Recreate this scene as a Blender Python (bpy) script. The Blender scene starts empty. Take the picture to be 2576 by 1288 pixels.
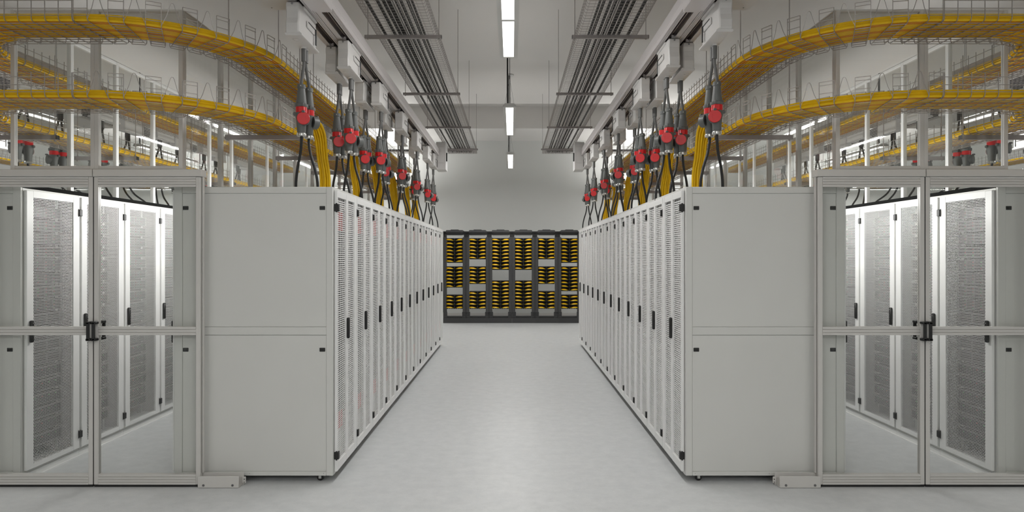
import bpy, math, random
from mathutils import Vector, Matrix
random.seed(7)
SC = bpy.context.scene
COL = SC.collection
HC = 1.686                    # eye height: heights measured from the eye are turned into heights over the floor
F_PX = 1578.0
XM = -0.02                    # axis of the aisle
R = math.radians

# ------------------------------------------------------------------ materials
def mat(name, col, rough=0.5, metal=0.0, noise=0.0, nscale=6.0, spec=0.5, bump=0.0):
    m = bpy.data.materials.new(name); m.use_nodes = True
    nt = m.node_tree; b = nt.nodes['Principled BSDF']
    b.inputs['Roughness'].default_value = rough
    b.inputs['Metallic'].default_value = metal
    b.inputs['Specular IOR Level'].default_value = spec
    c = (col[0], col[1], col[2], 1)
    b.inputs['Base Color'].default_value = c
    if noise > 0:
        tc = nt.nodes.new('ShaderNodeTexCoord'); n = nt.nodes.new('ShaderNodeTexNoise')
        n.inputs['Scale'].default_value = nscale; n.inputs['Detail'].default_value = 4
        r = nt.nodes.new('ShaderNodeValToRGB')
        r.color_ramp.elements[0].position = 0.3; r.color_ramp.elements[1].position = 0.7
        r.color_ramp.elements[0].color = (col[0]*(1-noise), col[1]*(1-noise), col[2]*(1-noise), 1)
        r.color_ramp.elements[1].color = (min(1, col[0]*(1+noise)), min(1, col[1]*(1+noise)), min(1, col[2]*(1+noise)), 1)
        nt.links.new(tc.outputs['Object'], n.inputs['Vector'])
        nt.links.new(n.outputs['Fac'], r.inputs['Fac'])
        nt.links.new(r.outputs['Color'], b.inputs['Base Color'])
        if bump > 0:
            bp = nt.nodes.new('ShaderNodeBump'); bp.inputs['Strength'].default_value = bump
            bp.inputs['Distance'].default_value = 0.002
            nt.links.new(n.outputs['Fac'], bp.inputs['Height']); nt.links.new(bp.outputs['Normal'], b.inputs['Normal'])
    return m

def emit(name, col, s):
    m = bpy.data.materials.new(name); m.use_nodes = True
    nt = m.node_tree; nt.nodes.clear()
    o = nt.nodes.new('ShaderNodeOutputMaterial'); e = nt.nodes.new('ShaderNodeEmission')
    e.inputs['Color'].default_value = (*col, 1); e.inputs['Strength'].default_value = s
    nt.links.new(e.outputs[0], o.inputs[0])
    return m

def glass_mat():
    m = bpy.data.materials.new('clear_glass'); m.use_nodes = True
    nt = m.node_tree; nt.nodes.clear()
    o = nt.nodes.new('ShaderNodeOutputMaterial'); mx = nt.nodes.new('ShaderNodeMixShader')
    t = nt.nodes.new('ShaderNodeBsdfTransparent'); t.inputs[0].default_value = (0.965, 0.97, 0.965, 1)
    g = nt.nodes.new('ShaderNodeBsdfGlossy'); g.inputs['Roughness'].default_value = 0.02
    g.inputs['Color'].default_value = (0.9, 0.9, 0.9, 1)
    lw = nt.nodes.new('ShaderNodeLayerWeight'); lw.inputs['Blend'].default_value = 0.5
    p = nt.nodes.new('ShaderNodeMath'); p.operation = 'POWER'; p.inputs[1].default_value = 4.0
    ma = nt.nodes.new('ShaderNodeMath'); ma.operation = 'MULTIPLY_ADD'; ma.inputs[1].default_value = 0.30; ma.inputs[2].default_value = 0.015
    nt.links.new(lw.outputs['Facing'], p.inputs[0]); nt.links.new(p.outputs[0], ma.inputs[0])
    nt.links.new(ma.outputs[0], mx.inputs[0]); nt.links.new(t.outputs[0], mx.inputs[1]); nt.links.new(g.outputs[0], mx.inputs[2])
    nt.links.new(mx.outputs[0], o.inputs[0])
    return m

def floor_mat():
    m = bpy.data.materials.new('grey_sheet_floor'); m.use_nodes = True
    nt = m.node_tree; b = nt.nodes['Principled BSDF']; N = nt.nodes.new; L = nt.links.new
    tc = N('ShaderNodeTexCoord')
    n1 = N('ShaderNodeTexNoise'); n1.inputs['Scale'].default_value = 0.9; n1.inputs['Detail'].default_value = 5
    mp = N('ShaderNodeMapping'); mp.inputs['Scale'].default_value = (1.0, 1.15, 1)
    n2 = N('ShaderNodeTexNoise'); n2.inputs['Scale'].default_value = 9; n2.inputs['Detail'].default_value = 8; n2.inputs['Roughness'].default_value = 0.7
    n3 = N('ShaderNodeTexNoise'); n3.inputs['Scale'].default_value = 160; n3.inputs['Detail'].default_value = 2
    n4 = N('ShaderNodeTexNoise'); n4.inputs['Scale'].default_value = 3.4; n4.inputs['Detail'].default_value = 9; n4.inputs['Roughness'].default_value = 0.75; n4.inputs['Distortion'].default_value = 1.2
    L(tc.outputs['Object'], n1.inputs['Vector']); L(tc.outputs['Object'], mp.inputs['Vector'])
    for n in (n2, n4): L(mp.outputs['Vector'], n.inputs['Vector'])
    L(tc.outputs['Object'], n3.inputs['Vector'])
    r1 = N('ShaderNodeValToRGB'); r1.color_ramp.elements[0].position = 0.35; r1.color_ramp.elements[1].position = 0.68
    r1.color_ramp.elements[0].color = (0.555, 0.57, 0.575, 1); r1.color_ramp.elements[1].color = (0.635, 0.648, 0.652, 1)
    L(n2.outputs['Fac'], r1.inputs['Fac'])
    r2 = N('ShaderNodeValToRGB'); r2.color_ramp.elements[0].position = 0.62; r2.color_ramp.elements[1].position = 0.67
    r2.color_ramp.elements[0].color = (0, 0, 0, 1); r2.color_ramp.elements[1].color = (0.35, 0.35, 0.35, 1)
    L(n4.outputs['Fac'], r2.inputs['Fac'])
    mx = N('ShaderNodeMixRGB'); mx.blend_type = 'MIX'; mx.inputs[2].default_value = (0.50, 0.50, 0.495, 1)
    L(r2.outputs['Color'], mx.inputs[0]); L(r1.outputs['Color'], mx.inputs[1])
    mu = N('ShaderNodeMixRGB'); mu.blend_type = 'OVERLAY'; mu.inputs[0].default_value = 0.12
    L(mx.outputs['Color'], mu.inputs[1]); L(n3.outputs['Fac'], mu.inputs[2])
    L(mu.outputs['Color'], b.inputs['Base Color'])
    rr = N('ShaderNodeMapRange'); rr.inputs['To Min'].default_value = 0.34; rr.inputs['To Max'].default_value = 0.5
    L(n1.outputs['Fac'], rr.inputs['Value']); L(rr.outputs['Result'], b.inputs['Roughness'])
    bp = N('ShaderNodeBump'); bp.inputs['Strength'].default_value = 0.08; bp.inputs['Distance'].default_value = 0.002
    L(n3.outputs['Fac'], bp.inputs['Height']); L(bp.outputs['Normal'], b.inputs['Normal'])
    b.inputs['Specular IOR Level'].default_value = 0.45
    return m

M = dict(
    paint=mat('white_powder_coat', (0.63, 0.63, 0.605), 0.45, noise=0.015, nscale=2.0),
    door=mat('white_door_paint', (0.80, 0.80, 0.79), 0.42, noise=0.01, nscale=3),
    frame=mat('light_grey_aluminium_paint', (0.60, 0.585, 0.56), 0.4, noise=0.02, nscale=3),
    inside=mat('grey_zinc_interior', (0.55, 0.54, 0.53), 0.5),
    black=mat('black_plastic', (0.012, 0.012, 0.012), 0.45),
    rubber=mat('black_rubber_cable', (0.008, 0.008, 0.008), 0.42),
    steel=mat('bright_screw_steel', (0.55, 0.55, 0.53), 0.3, 0.9),
    screw=mat('grey_screw', (0.18, 0.18, 0.18), 0.4, 0.5),
    wire=mat('galvanised_wire', (0.36, 0.335, 0.315), 0.42, 0.35),
    wire2=mat('zinc_tray_wire', (0.40, 0.37, 0.355), 0.45, 0.35),
    strut=mat('galvanised_strut', (0.36, 0.33, 0.32), 0.45, 0.25, noise=0.06, nscale=14),
    yellow=mat('yellow_fibre_jacket', (0.78, 0.475, 0.003), 0.5, noise=0.06, nscale=8, spec=0.3),
    cord=mat('yellow_patch_cord', (0.92, 0.60, 0.008), 0.4),
    amber=mat('amber_fibre_jacket', (0.66, 0.26, 0.0015), 0.5, noise=0.06, nscale=8, spec=0.3),
    plug=mat('grey_plug_plastic', (0.115, 0.12, 0.115), 0.45),
    sleeve=mat('grey_cable_sleeve', (0.13, 0.13, 0.127), 0.5),
    red=mat('red_plug_plastic', (0.64, 0.012, 0.016), 0.35),
    boxw=mat('white_moulded_plastic', (0.66, 0.645, 0.63), 0.4),
    rail=mat('white_busway_paint', (0.62, 0.585, 0.58), 0.4),
    bar=mat('dark_busbar_insulation', (0.09, 0.07, 0.072), 0.4),
    beige=mat('beige_busway_insulation', (0.58, 0.50, 0.41), 0.5),
    odf=mat('charcoal_frame_steel', (0.05, 0.05, 0.051), 0.45, noise=0.05, nscale=5),
    odfd=mat('black_frame_steel', (0.014, 0.014, 0.014), 0.5),
    server=mat('grey_server_steel', (0.15, 0.15, 0.15), 0.5),
    brush=mat('black_brush', (0.006, 0.006, 0.006), 0.9, spec=0.1),
    gear=mat('pale_chassis_steel', (0.74, 0.73, 0.72), 0.45),
    bay=mat('dark_drive_bay', (0.022, 0.022, 0.023), 0.5),
    reddot=mat('red_led_colour', (0.55, 0.08, 0.08), 0.4),  # red and green LED glow put in as plain surface colour
    greendot=mat('green_led_colour', (0.12, 0.5, 0.16), 0.4),
    redgear=mat('red_strip_paint', (0.60, 0.05, 0.055), 0.45),
    greygear=mat('grey_strip_paint', (0.16, 0.16, 0.165), 0.45),
    wall=mat('grey_wall_paint', (0.70, 0.71, 0.69), 0.75, noise=0.01, nscale=1.2),
    ceil=mat('white_ceiling_paint', (0.69, 0.67, 0.645), 0.8, noise=0.01, nscale=1.0),
    roof=mat('white_roof_panel', (0.76, 0.75, 0.73), 0.6),
    fixt=mat('white_lamp_housing', (0.62, 0.62, 0.60), 0.4),
    lamp=emit('lamp_diffuser', (1.0, 0.985, 0.965), 2.2),
    uplight=emit('added_uplight_glow', (1.0, 0.985, 0.955), 6.5),
    aisle=emit('aisle_strip_diffuser', (1.0, 0.985, 0.96), 40.0),
    glass=glass_mat(), floor=floor_mat(),
)

# ------------------------------------------------------------------ mesh building
class MB:
    def __init__(self, ox=0, oy=0, oz=0):
        self.v = []; self.f = []; self.mi = []; self.sm = []; self.mats = []; self.o = Vector((ox, oy, oz)); self.cur = 0
    def m(self, key):
        if key not in self.mats: self.mats.append(key)
        self.cur = self.mats.index(key); return self
    def add(self, vs, fs, smooth=False):
        n = len(self.v)
        self.v += [(p[0]-self.o.x, p[1]-self.o.y, p[2]-self.o.z) for p in vs]
        for f in fs:
            self.f.append([i+n for i in f]); self.mi.append(self.cur); self.sm.append(smooth)
        return self
    def box(self, x0, x1, y0, y1, z0, z1):
        if x0 > x1: x0, x1 = x1, x0
        if y0 > y1: y0, y1 = y1, y0
        if z0 > z1: z0, z1 = z1, z0
        vs = [(x0,y0,z0),(x1,y0,z0),(x1,y1,z0),(x0,y1,z0),(x0,y0,z1),(x1,y0,z1),(x1,y1,z1),(x0,y1,z1)]
        return self.add(vs, [(0,3,2,1),(4,5,6,7),(0,1,5,4),(1,2,6,5),(2,3,7,6),(3,0,4,7)])
    def cbox(self, x0, x1, y0, y1, z0, z1, c=0.004):
        """box with chamfered edges"""
        if x0 > x1: x0, x1 = x1, x0
        if y0 > y1: y0, y1 = y1, y0
        if z0 > z1: z0, z1 = z1, z0
        c = min(c, (x1-x0)*.45, (y1-y0)*.45, (z1-z0)*.45)
        def ring(d, z):
            return [(x0+c*0+d, y0+c, z),(x0+c, y0+d, z),(x1-c, y0+d, z),(x1-d, y0+c, z),(x1-d, y1-c, z),(x1-c, y1-d, z),(x0+c, y1-d, z),(x0+d, y1-c, z)]
        def inner(z):
            a = c
            return [(x0+a, y0+a, z),(x0+a, y0+a, z),(x1-a, y0+a, z),(x1-a, y0+a, z),(x1-a, y1-a, z),(x1-a, y1-a, z),(x0+a, y1-a, z),(x0+a, y1-a, z)]
        r1 = ring(0, z0+c); r2 = ring(0, z1-c)
        vs = [(x0+c,y0+c,z0),(x1-c,y0+c,z0),(x1-c,y1-c,z0),(x0+c,y1-c,z0)] + r1 + r2 + [(x0+c,y0+c,z1),(x1-c,y0+c,z1),(x1-c,y1-c,z1),(x0+c,y1-c,z1)]
        fs = [(0,3,2,1),(20,21,22,23)]
        for i in range(8):
            j = (i+1) % 8
            fs.append((4+i,4+j,12+j,12+i))
        cm = [0,0,1,1,2,2,3,3]
        for i in range(8):
            j = (i+1) % 8
            a, b = cm[i], cm[j]
            if a == b:
                fs.append((a,4+j,4+i)); fs.append((20+a,12+i,12+j))
            else:
                fs.append((a,b,4+j,4+i)); fs.append((20+b,20+a,12+i,12+j))
        return self.add(vs, fs)
    def tube(self, pts, r, n=6, cap=True, smooth=True):
        P = [Vector(p) for p in pts]; k = len(P)
        rs = r if isinstance(r, (list, tuple)) else [r]*k
        T = []
        for i in range(k):
            a = P[max(0, i-1)]; b = P[min(k-1, i+1)]
            t = (b-a); T.append(t.normalized() if t.length > 1e-9 else Vector((0,0,1)))
        up = Vector((0,0,1)) if abs(T[0].z) < 0.9 else Vector((1,0,0))
        nrm = (up - T[0]*up.dot(T[0])).normalized()
        vs = []
        for i in range(k):
            nrm = nrm - T[i]*nrm.dot(T[i])
            if nrm.length < 1e-6:
                nrm = Vector((1,0,0)) if abs(T[i].x) < .9 else Vector((0,1,0)); nrm = nrm - T[i]*nrm.dot(T[i])
            nrm.normalize(); bi = T[i].cross(nrm)
            for j in range(n):
                a = 2*math.pi*j/n + math.pi/n
                vs.append(P[i] + (nrm*math.cos(a) + bi*math.sin(a))*rs[i])
        fs = []
        for i in range(k-1):
            for j in range(n):
                a = i*n+j; b = i*n+(j+1) % n
                fs.append((a, b, b+n, a+n))
        self.add(vs, fs, smooth and n > 4)
        if cap:
            m = len(vs)
            self.add(vs[:n], [tuple(range(n-1, -1, -1))]); self.add(vs[-n:], [tuple(range(n))])
        return self
    def cyl(self, p0, p1, r0, r1=None, n=12):
        return self.tube([p0, p1], [r0, r0 if r1 is None else r1], n)
    def turn(self, prof, c=(0,0,0), axis=(0,0,1), n=16):
        """profile of (radius, height) turned round an axis through c"""
        A = Vector(axis).normalized(); c = Vector(c)
        u = (Vector((1,0,0)) if abs(A.x) < .9 else Vector((0,1,0))); u = (u - A*u.dot(A)).normalized(); w = A.cross(u)
        vs = []; fs = []
        for (r, h) in prof:
            for j in range(n):
                a = 2*math.pi*j/n
                vs.append(c + A*h + (u*math.cos(a)+w*math.sin(a))*r)
        for i in range(len(prof)-1):
            for j in range(n):
                a = i*n+j; b = i*n+(j+1) % n
                fs.append((a, b, b+n, a+n))
        fs.append(tuple(range(n-1, -1, -1))); fs.append(tuple((len(prof)-1)*n + j for j in range(n)))
        if prof[0][1] > prof[-1][1]: fs = [tuple(reversed(f)) for f in fs]
        return self.add(vs, fs, True)
    def prism(self, poly, lo, hi, axis='y'):
        n = len(poly)
        def pt(a, b, t):
            return (a, t, b) if axis == 'y' else ((t, a, b) if axis == 'x' else (a, b, t))
        vs = [pt(a, b, lo) for a, b in poly] + [pt(a, b, hi) for a, b in poly]
        fs = [tuple(range(n)), tuple(range(2*n-1, n-1, -1))] + [(i, i+n, (i+1) % n+n, (i+1) % n) for i in range(n)]
        s = sum(poly[i][0]*poly[(i+1) % n][1]-poly[(i+1) % n][0]*poly[i][1] for i in range(n))
        flip = (s < 0) ^ (axis in 'xz')
        if flip: fs = [tuple(reversed(f)) for f in fs]
        return self.add(vs, fs)
    def mesh(self, name, default='paint'):
        me = bpy.data.meshes.new(name)
        me.from_pydata(self.v, [], self.f)
        for k in (self.mats or [default]): me.materials.append(M[k])
        me.polygons.foreach_set('material_index', self.mi)
        me.polygons.foreach_set('use_smooth', self.sm)
        me.update(); me.validate(verbose=False)
        if any(self.sm): me.set_sharp_from_angle(angle=R(38))
        return me

_mirc = {}
def mirrored(me):
    if me.name not in _mirc:
        m = me.copy(); m.transform(Matrix.Diagonal((-1, 1, 1, 1))); m.flip_normals()
        _mirc[me.name] = m
    return _mirc[me.name]

def P(name, mesh, kids=(), label=None, kind=None): return (name, mesh, kids, label, kind)
def put(spec, parent, mir):
    name, mesh, kids, label, kind = spec
    o = bpy.data.objects.new(name, mirrored(mesh) if mir else mesh)
    COL.objects.link(o); o.parent = parent
    if label: o['label'] = label
    if kind: o['kind'] = kind
    for k in kids: put(k, o, mir)
    return o
def props(o, label, cat, group=None, kind=None):
    o['label'] = label; o['category'] = cat
    if group: o['group'] = group
    if kind: o['kind'] = kind
    return o
def thing(name, label, cat, loc, parts, mir=False, group=None, kind=None):
    o = bpy.data.objects.new(name, None); COL.objects.link(o); o.empty_display_size = 0.1
    o.location = loc
    for p in parts: put(p, o, mir)
    return props(o, label, cat, group, kind)
def solo(name, label, cat, loc, mesh, mir=False, group=None, kind=None):
    o = bpy.data.objects.new(name, mirrored(mesh) if mir else mesh); COL.objects.link(o); o.location = loc
    return props(o, label, cat, group, kind)
def struct(name, mesh, label=None):
    o = bpy.data.objects.new(name, mesh); COL.objects.link(o); o['kind'] = 'structure'
    o['label'] = label or name.replace('_', ' '); return o
ORD = ['first', 'second', 'third', 'fourth', 'fifth', 'sixth', 'seventh', 'eighth', 'ninth', 'tenth', 'eleventh', 'twelfth', 'thirteenth', 'fourteenth', 'fifteenth', 'sixteenth', 'seventeenth', 'eighteenth', 'nineteenth', 'twentieth']
SIDES = [('left', False), ('right', True)]
def wx(x, side, xm=XM): return x if side == 'left' else 2*xm - x

# ------------------------------------------------------------------ the room
ZC, ZL = 3.82+HC, 3.26+HC       # main ceiling, lower strip of ceiling by the end wall
YW, YB = 17.74, 16.03
XR = 12.5; Y0 = -7.0
struct('floor', MB().m('floor').box(-XR-.2, XR+.2, Y0-.2, YW+.2, -0.2, 0).mesh('floor'), 'pale grey smooth floor with faint scuffs')
struct('ceiling', MB().m('ceil').box(-XR, XR, Y0, YW, ZC, ZC+.2).mesh('ceiling'), 'plain off-white hall ceiling')
struct('ceiling_bulkhead', MB().m('ceil').box(-XR, XR, YB, YW, ZL, ZC-.001).mesh('bulkhead'), 'dropped ceiling strip along the end wall')
struct('wall_back', MB().m('wall').box(-XR-.2, XR+.2, YW, YW+.2, 0, ZC+.2).mesh('wall_back'), 'plain grey end wall')
struct('wall_left', MB().m('wall').box(-XR-.2, -XR, Y0, YW, 0, ZC+.2).mesh('wall_left'))
struct('wall_right', MB().m('wall').box(XR, XR+.2, Y0, YW, 0, ZC+.2).mesh('wall_right'))
struct('wall_front', MB().m('wall').box(-XR-.2, XR+.2, Y0-.2, Y0, 0, ZC+.2).mesh('wall_front'))
struct('baseboard_back', MB().m('frame').box(-XR, XR, YW-.012, YW-.0005, 0, 0.07).mesh('baseboard_back'), 'low skirting on the end wall')

# ------------------------------------------------------------------ hanging lamps over the aisle
ZLAMP = 2.12+HC
def lamp_parts(length=2.135):
    h = MB().m('fixt')
    w = 0.095
    h.prism([(-w, 0.0), (-0.055, 0.0), (-0.055, 0.012), (0.055, 0.012), (0.055, 0.0), (w, 0.0), (w, 0.018), (0.06, 0.05), (-0.06, 0.05), (-w, 0.018)], 0, length)
    h.box(-0.055, 0.055, 0, 0.055, 0.0, 0.0125); h.box(-0.055, 0.055, length-.03, length, 0.0, 0.0125)
    mid = length*0.5
    h.box(-0.055, 0.055, mid-.022, mid+.022, 0.0, 0.0125)
    d1 = MB().m('lamp').box(-0.054, 0.054, 0.056, mid-.0225, 0.003, 0.0115).mesh('lamp_diffuser')
    d2 = MB().m('lamp').box(-0.054, 0.054, mid+.0225, length-.031, 0.003, 0.0115).mesh('lamp_diffuser')
    u_ = MB().m('uplight').box(-0.058, 0.058, 0.05, length-.05, 0.0505, 0.054).mesh('added_uplight')  # glowing top added to the housing to brighten the ceiling
    c = MB().m('rubber').tube([(-0.03, 0.12, 0.05), (-0.03, 0.12, ZC-ZLAMP-.02)], 0.012, 6).mesh('lamp_cable')
    wr = MB().m('screw')
    top = ZC-ZLAMP
    for y in (0.14, length-.14):
        wr.tube([(0, y, 0.45), (0, y, top-.012)], 0.003, 5)
        wr.tube([(-.07, y-.02, 0.05), (0, y, 0.45)], 0.002, 4); wr.tube([(.07, y+.02, 0.05), (0, y, 0.45)], 0.002, 4)
    cn = MB().m('fixt').turn([(0.07, top-.025), (0.075, top-.015), (0.075, top-.002)], (0, 0.14, 0), n=18).mesh('ceiling_rose')
    return [P('lamp_housing', h.mesh('lamp_housing')), P('diffuser', d1), P('diffuser', d2), P('added_uplight', u_), P('supply_cable', c, label='black supply cable'), P('suspension_wire', wr.mesh('suspension_wire')), P('ceiling_rose', cn)]
LP = lamp_parts()
def area(root, loc, sx, sy, radiance, rot=(0, 0, 0), col=(1.0, 0.99, 0.972)):
    l = bpy.data.lights.new('lamp_light', 'AREA'); l.shape = 'RECTANGLE'; l.size = sx; l.size_y = sy
    l.energy = radiance*math.pi*sx*sy; l.color = col
    o = bpy.data.objects.new('lamp_light', l); COL.objects.link(o); o.location = loc; o.rotation_euler = rot; o.parent = root
LAMP_L = 70.0
def lamp(x, y, label, group, k=1.0):
    t = thing('linear_lamp', label, 'lamp', (x, y, ZLAMP), LP, group=group)
    area(t, (0, 2.135*.5, 0.001), .106, 2.03, LAMP_L*k)
lamp(-0.035, 4.58, 'nearest hanging strip lamp over the centre aisle, cut by the top edge', 'strip lamps over the centre aisle')
lamp(-0.035, 8.91, 'middle hanging strip lamp over the centre aisle on black cable', 'strip lamps over the centre aisle')
lamp(-0.035, 13.07, 'small distant hanging strip lamp nearest the grey end wall', 'strip lamps over the centre aisle', 1.2)
for y in (0.25, -4.0):
    lamp(-0.035, y, 'white hanging strip lamp over the aisle behind the camera', 'strip lamps behind the camera')
for sx in (-1, 1):
    sd = 'left' if sx < 0 else 'right'
    lamp(sx*3.3-.02, -4.0, 'added strip lamp over the unseen front corridor', 'strip lamps over the front corridor', 1.6)
    lamp(sx*6.6-.02, -4.0, 'added strip lamp over the unseen front corridor', 'strip lamps over the front corridor', 1.6)  # unseen lamps added to brighten the far rack end panels
    for y in (3.8, 7.95, 12.1):
        lamp(sx*7.2-.02, y, 'white hanging strip lamp over the neighbouring aisle behind %s rack row' % sd, 'strip lamps over the %s neighbouring aisle' % sd, 1.1)
    for k, x in enumerate((-2.9, -8.2) if sx < 0 else (5.0, 10.3)):  # out-of-view lamps added to lift the end wall and its ceiling
        o_ = thing('linear_lamp', 'added strip lamp brightening the end wall behind the %s rack rows' % sd, 'lamp', (x, 16.75, ZLAMP-.35), LP, group='added strip lamps along the end wall')
        o_.rotation_euler = (0, 0, R(90)); area(o_, (0, 2.135*.5, 0.001), .106, 2.03, LAMP_L*(.5 if k == 0 else .5))
        area(o_, (0, 2.135*.5, 0.06), .106, 2.03, LAMP_L*(1.3 if k == 0 else .7), (math.pi, 0, 0))
# ------------------------------------------------------------------ server racks
RD, RW, RH, RB = 1.18, 0.60, 2.20, 0.053
Y_ROW = 4.68
XF = -1.3305                   # hot face of the left row
XFR = 1.2906                   # hot face of the right row
def rack_meshes():
    b = MB().m('paint')
    t = 0.035
    for (x0, x1) in ((-RD, -RD+t), (-t, 0)):
        for (y0, y1) in ((0.001, 0.02), (RW-.02, RW-.001)):
            b.box(x0, x1, y0, y1, RB, RH)
        b.box(x0, x1, 0.02, RW-.02, RB, RB+.05); b.box(x0, x1, 0.02, RW-.02, RH-.045, RH)
    b.box(-RD+t, -t, 0.001, RW-.001, RH-.02, RH-.0005)
    b.m('inside')
    b.box(-RD+t, -t, 0.001, RW-.001, RB+.005, RB+.03)
    b.box(-RD+t, -t, 0.003, 0.006, RB+.03, RH-.02); b.box(-RD+t, -t, RW-.006, RW-.003, RB+.03, RH-.02)
    b.box(-0.62, -0.60, 0.006, RW-.006, RB+.03, RH-.02)
    for x in (-1.02, -0.17):
        for y in (0.045, RW-.075): b.box(x-.02, x+.02, y, y+.03, RB+.03, RH-.02)
    b.box(-.020, -.006, .03, .57, 2.03, 2.15); b.box(-.020, -.006, .03, .57, .105, .35)
    frame = b.mesh('rack_frame')
    # aisle-side double door with slotted sheets
    d = MB().m('door'); x0, x1 = 0.003, 0.025
    za, zb, zc, zd = 0.075, 0.136, 2.128, 2.178
    ys = [0.006, 0.026, 0.268, 0.320, 0.528, 0.594]
    for a, c in ((0, 1), (2, 3), (4, 5)):
        d.cbox(x0, x1, ys[a], ys[c], za, zd, 0.003)
    for a, c in ((1, 2), (3, 4)):
        d.box(x0, x1-.001, ys[a], ys[c], za+.001, zb); d.box(x0, x1-.001, ys[a], ys[c], zc, zd-.001)
    d.m('inside').box(x1-.0015, x1-.0002, 0.2815, 0.2835, za+.002, zd-.002)
    hot = d.mesh('slotted_door')
    s = MB().m('door'); pitch = 0.0162; n = int((zc-zb)/pitch)
    for k in range(n):
        z = zb + pitch*(k+.5)
        for a, c in ((1, 2), (3, 4)):
            s.box(0.010, 0.0125, ys[a], ys[c], z-.0038, z+.0038)
    for a, c in ((1, 2), (3, 4)):
        for q in range(1, 4):
            y = ys[a] + (ys[c]-ys[a])*q/4
            s.box(0.0098, 0.0122, y-.0012, y+.0012, zb, zc)
    slots = s.mesh('slotted_sheet')
    h = MB().m('black'); h.cbox(0.0255, 0.047, 0.268, 0.296, 1.035, 1.20, 0.006); h.m('screw').cyl((0.047, .282, 1.182), (0.0475, .282, 1.182), 0.004, n=8)
    handle = h.mesh('door_handle')
    def hinge(xa, xb, ya, yb, z):
        q = MB().m('black'); q.cbox(xa, xb, ya, yb, z-.028, z+.028, 0.003); q.cyl(((xa+xb)/2, ya+.004, z-.034), ((xa+xb)/2, ya+.004, z+.034), 0.006, n=8)
        return q.mesh('door_hinge')
    hh = [hinge(0.002, 0.037, 0.0015, 0.034, 2.047), hinge(0.002, 0.037, 0.0015, 0.034, 0.194)]
    # containment-side single door with hexagon perforation
    d = MB().m('door'); x0, x1 = -RD-.025, -RD-.003
    ya, yb, yc, yd = 0.006, 0.075, 0.506, 0.580; za, zb, zc, zd = 0.078, 0.113, 2.128, 2.178
    d.cbox(x0, x1, ya, yb, za, zd, 0.003); d.cbox(x0, x1, yc, yd, za, zd, 0.003)
    d.box(x0+.001, x1, yb, yc, za+.001, zb); d.box(x0+.001, x1, yb, yc, zc, zd-.001)
    cold = d.mesh('perforated_door')
    pv, pf = [], []
    a = 0.0141; row = a*math.sqrt(3)/2; ro = a/math.sqrt(3); ri = ro*0.80
    ncol = int((yc-yb)/a)+1; nrow = int((zc-zb)/row)+1
    x = -RD-.016
    for j in range(nrow):
        for i in range(ncol):
            cy = yb + a*(i + (0.5 if j % 2 else 0.0)); cz = zb + row*j
            n0 = len(pv)
            for rr in (ro, ri):
                for k in range(6):
                    t2 = R(60*k+30)
                    pv.append((x, min(max(cy+rr*math.cos(t2), yb), yc), min(max(cz+rr*math.sin(t2), zb), zc)))
            for k in range(6):
                k2 = (k+1) % 6
                pf.append((n0+k, n0+6+k, n0+6+k2, n0+k2))
    perf = MB().m('door'); perf.add(pv, pf)
    sheet = perf.mesh('hexagon_perforated_sheet')
    h = MB().m('black'); h.cbox(-RD-.048, -RD-.0255, 0.026, 0.054, 1.035, 1.20, 0.006); h.m('steel').cyl((-RD-.0485, .04, 1.18), (-RD-.048, .04, 1.18), 0.004, n=8)
    chandle = h.mesh('door_handle')
    ch = [hinge(-RD-.04, -RD-.002, 0.562, 0.597, 2.047), hinge(-RD-.04, -RD-.002, 0.562, 0.597, 0.194)]
    pl = MB().m('door'); pl.box(-RD-.004, -RD+.02, 0.001, RW-.001, 0.0, RB-.001); pl.box(-RD-.02, -RD-.004, 0.001, RW-.001, 0.0, 0.012)
    plinth = pl.mesh('plinth')
    br = MB().m('brush'); br.box(-RD+.001, -RD+.05, 0.0, RW, RH+.0005, RH+.026); br.box(-RD-.004, -RD+.001, 0, RW, RH-.006, RH+.02)
    brush = br.mesh('brush_strip')
    def caster(cx, cy):
        q = MB().m('rubber'); q.turn([(0.010, -.012), (0.014, -.0125), (0.024, -.011), (0.0265, 0), (0.024, .011), (0.014, .0125), (0.010, .012)], (cx, cy, 0.0265), (0, 1, 0), 16)
        q.m('steel').box(cx-.010, cx+.010, cy-.018, cy-.0135, 0.02, RB+.004); q.box(cx-.010, cx+.010, cy+.0135, cy+.018, 0.02, RB+.004); q.box(cx-.02, cx+.02, cy-.018, cy+.018, 0.053, RB+.004)
        return q.mesh('caster')
    casters = [caster(-.108, .035), caster(-.105, .54), caster(-1.05, .06), caster(-1.05, .54)]
    return frame, hot, slots, handle, hh, cold, sheet, chandle, ch, plinth, brush, casters
(frame_me, hot_me, slots_me, hnd_me, hin_me, cold_me, sheet_me, chnd_me, chin_me, plinth_me, brush_me, cast_me) = rack_meshes()

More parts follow.
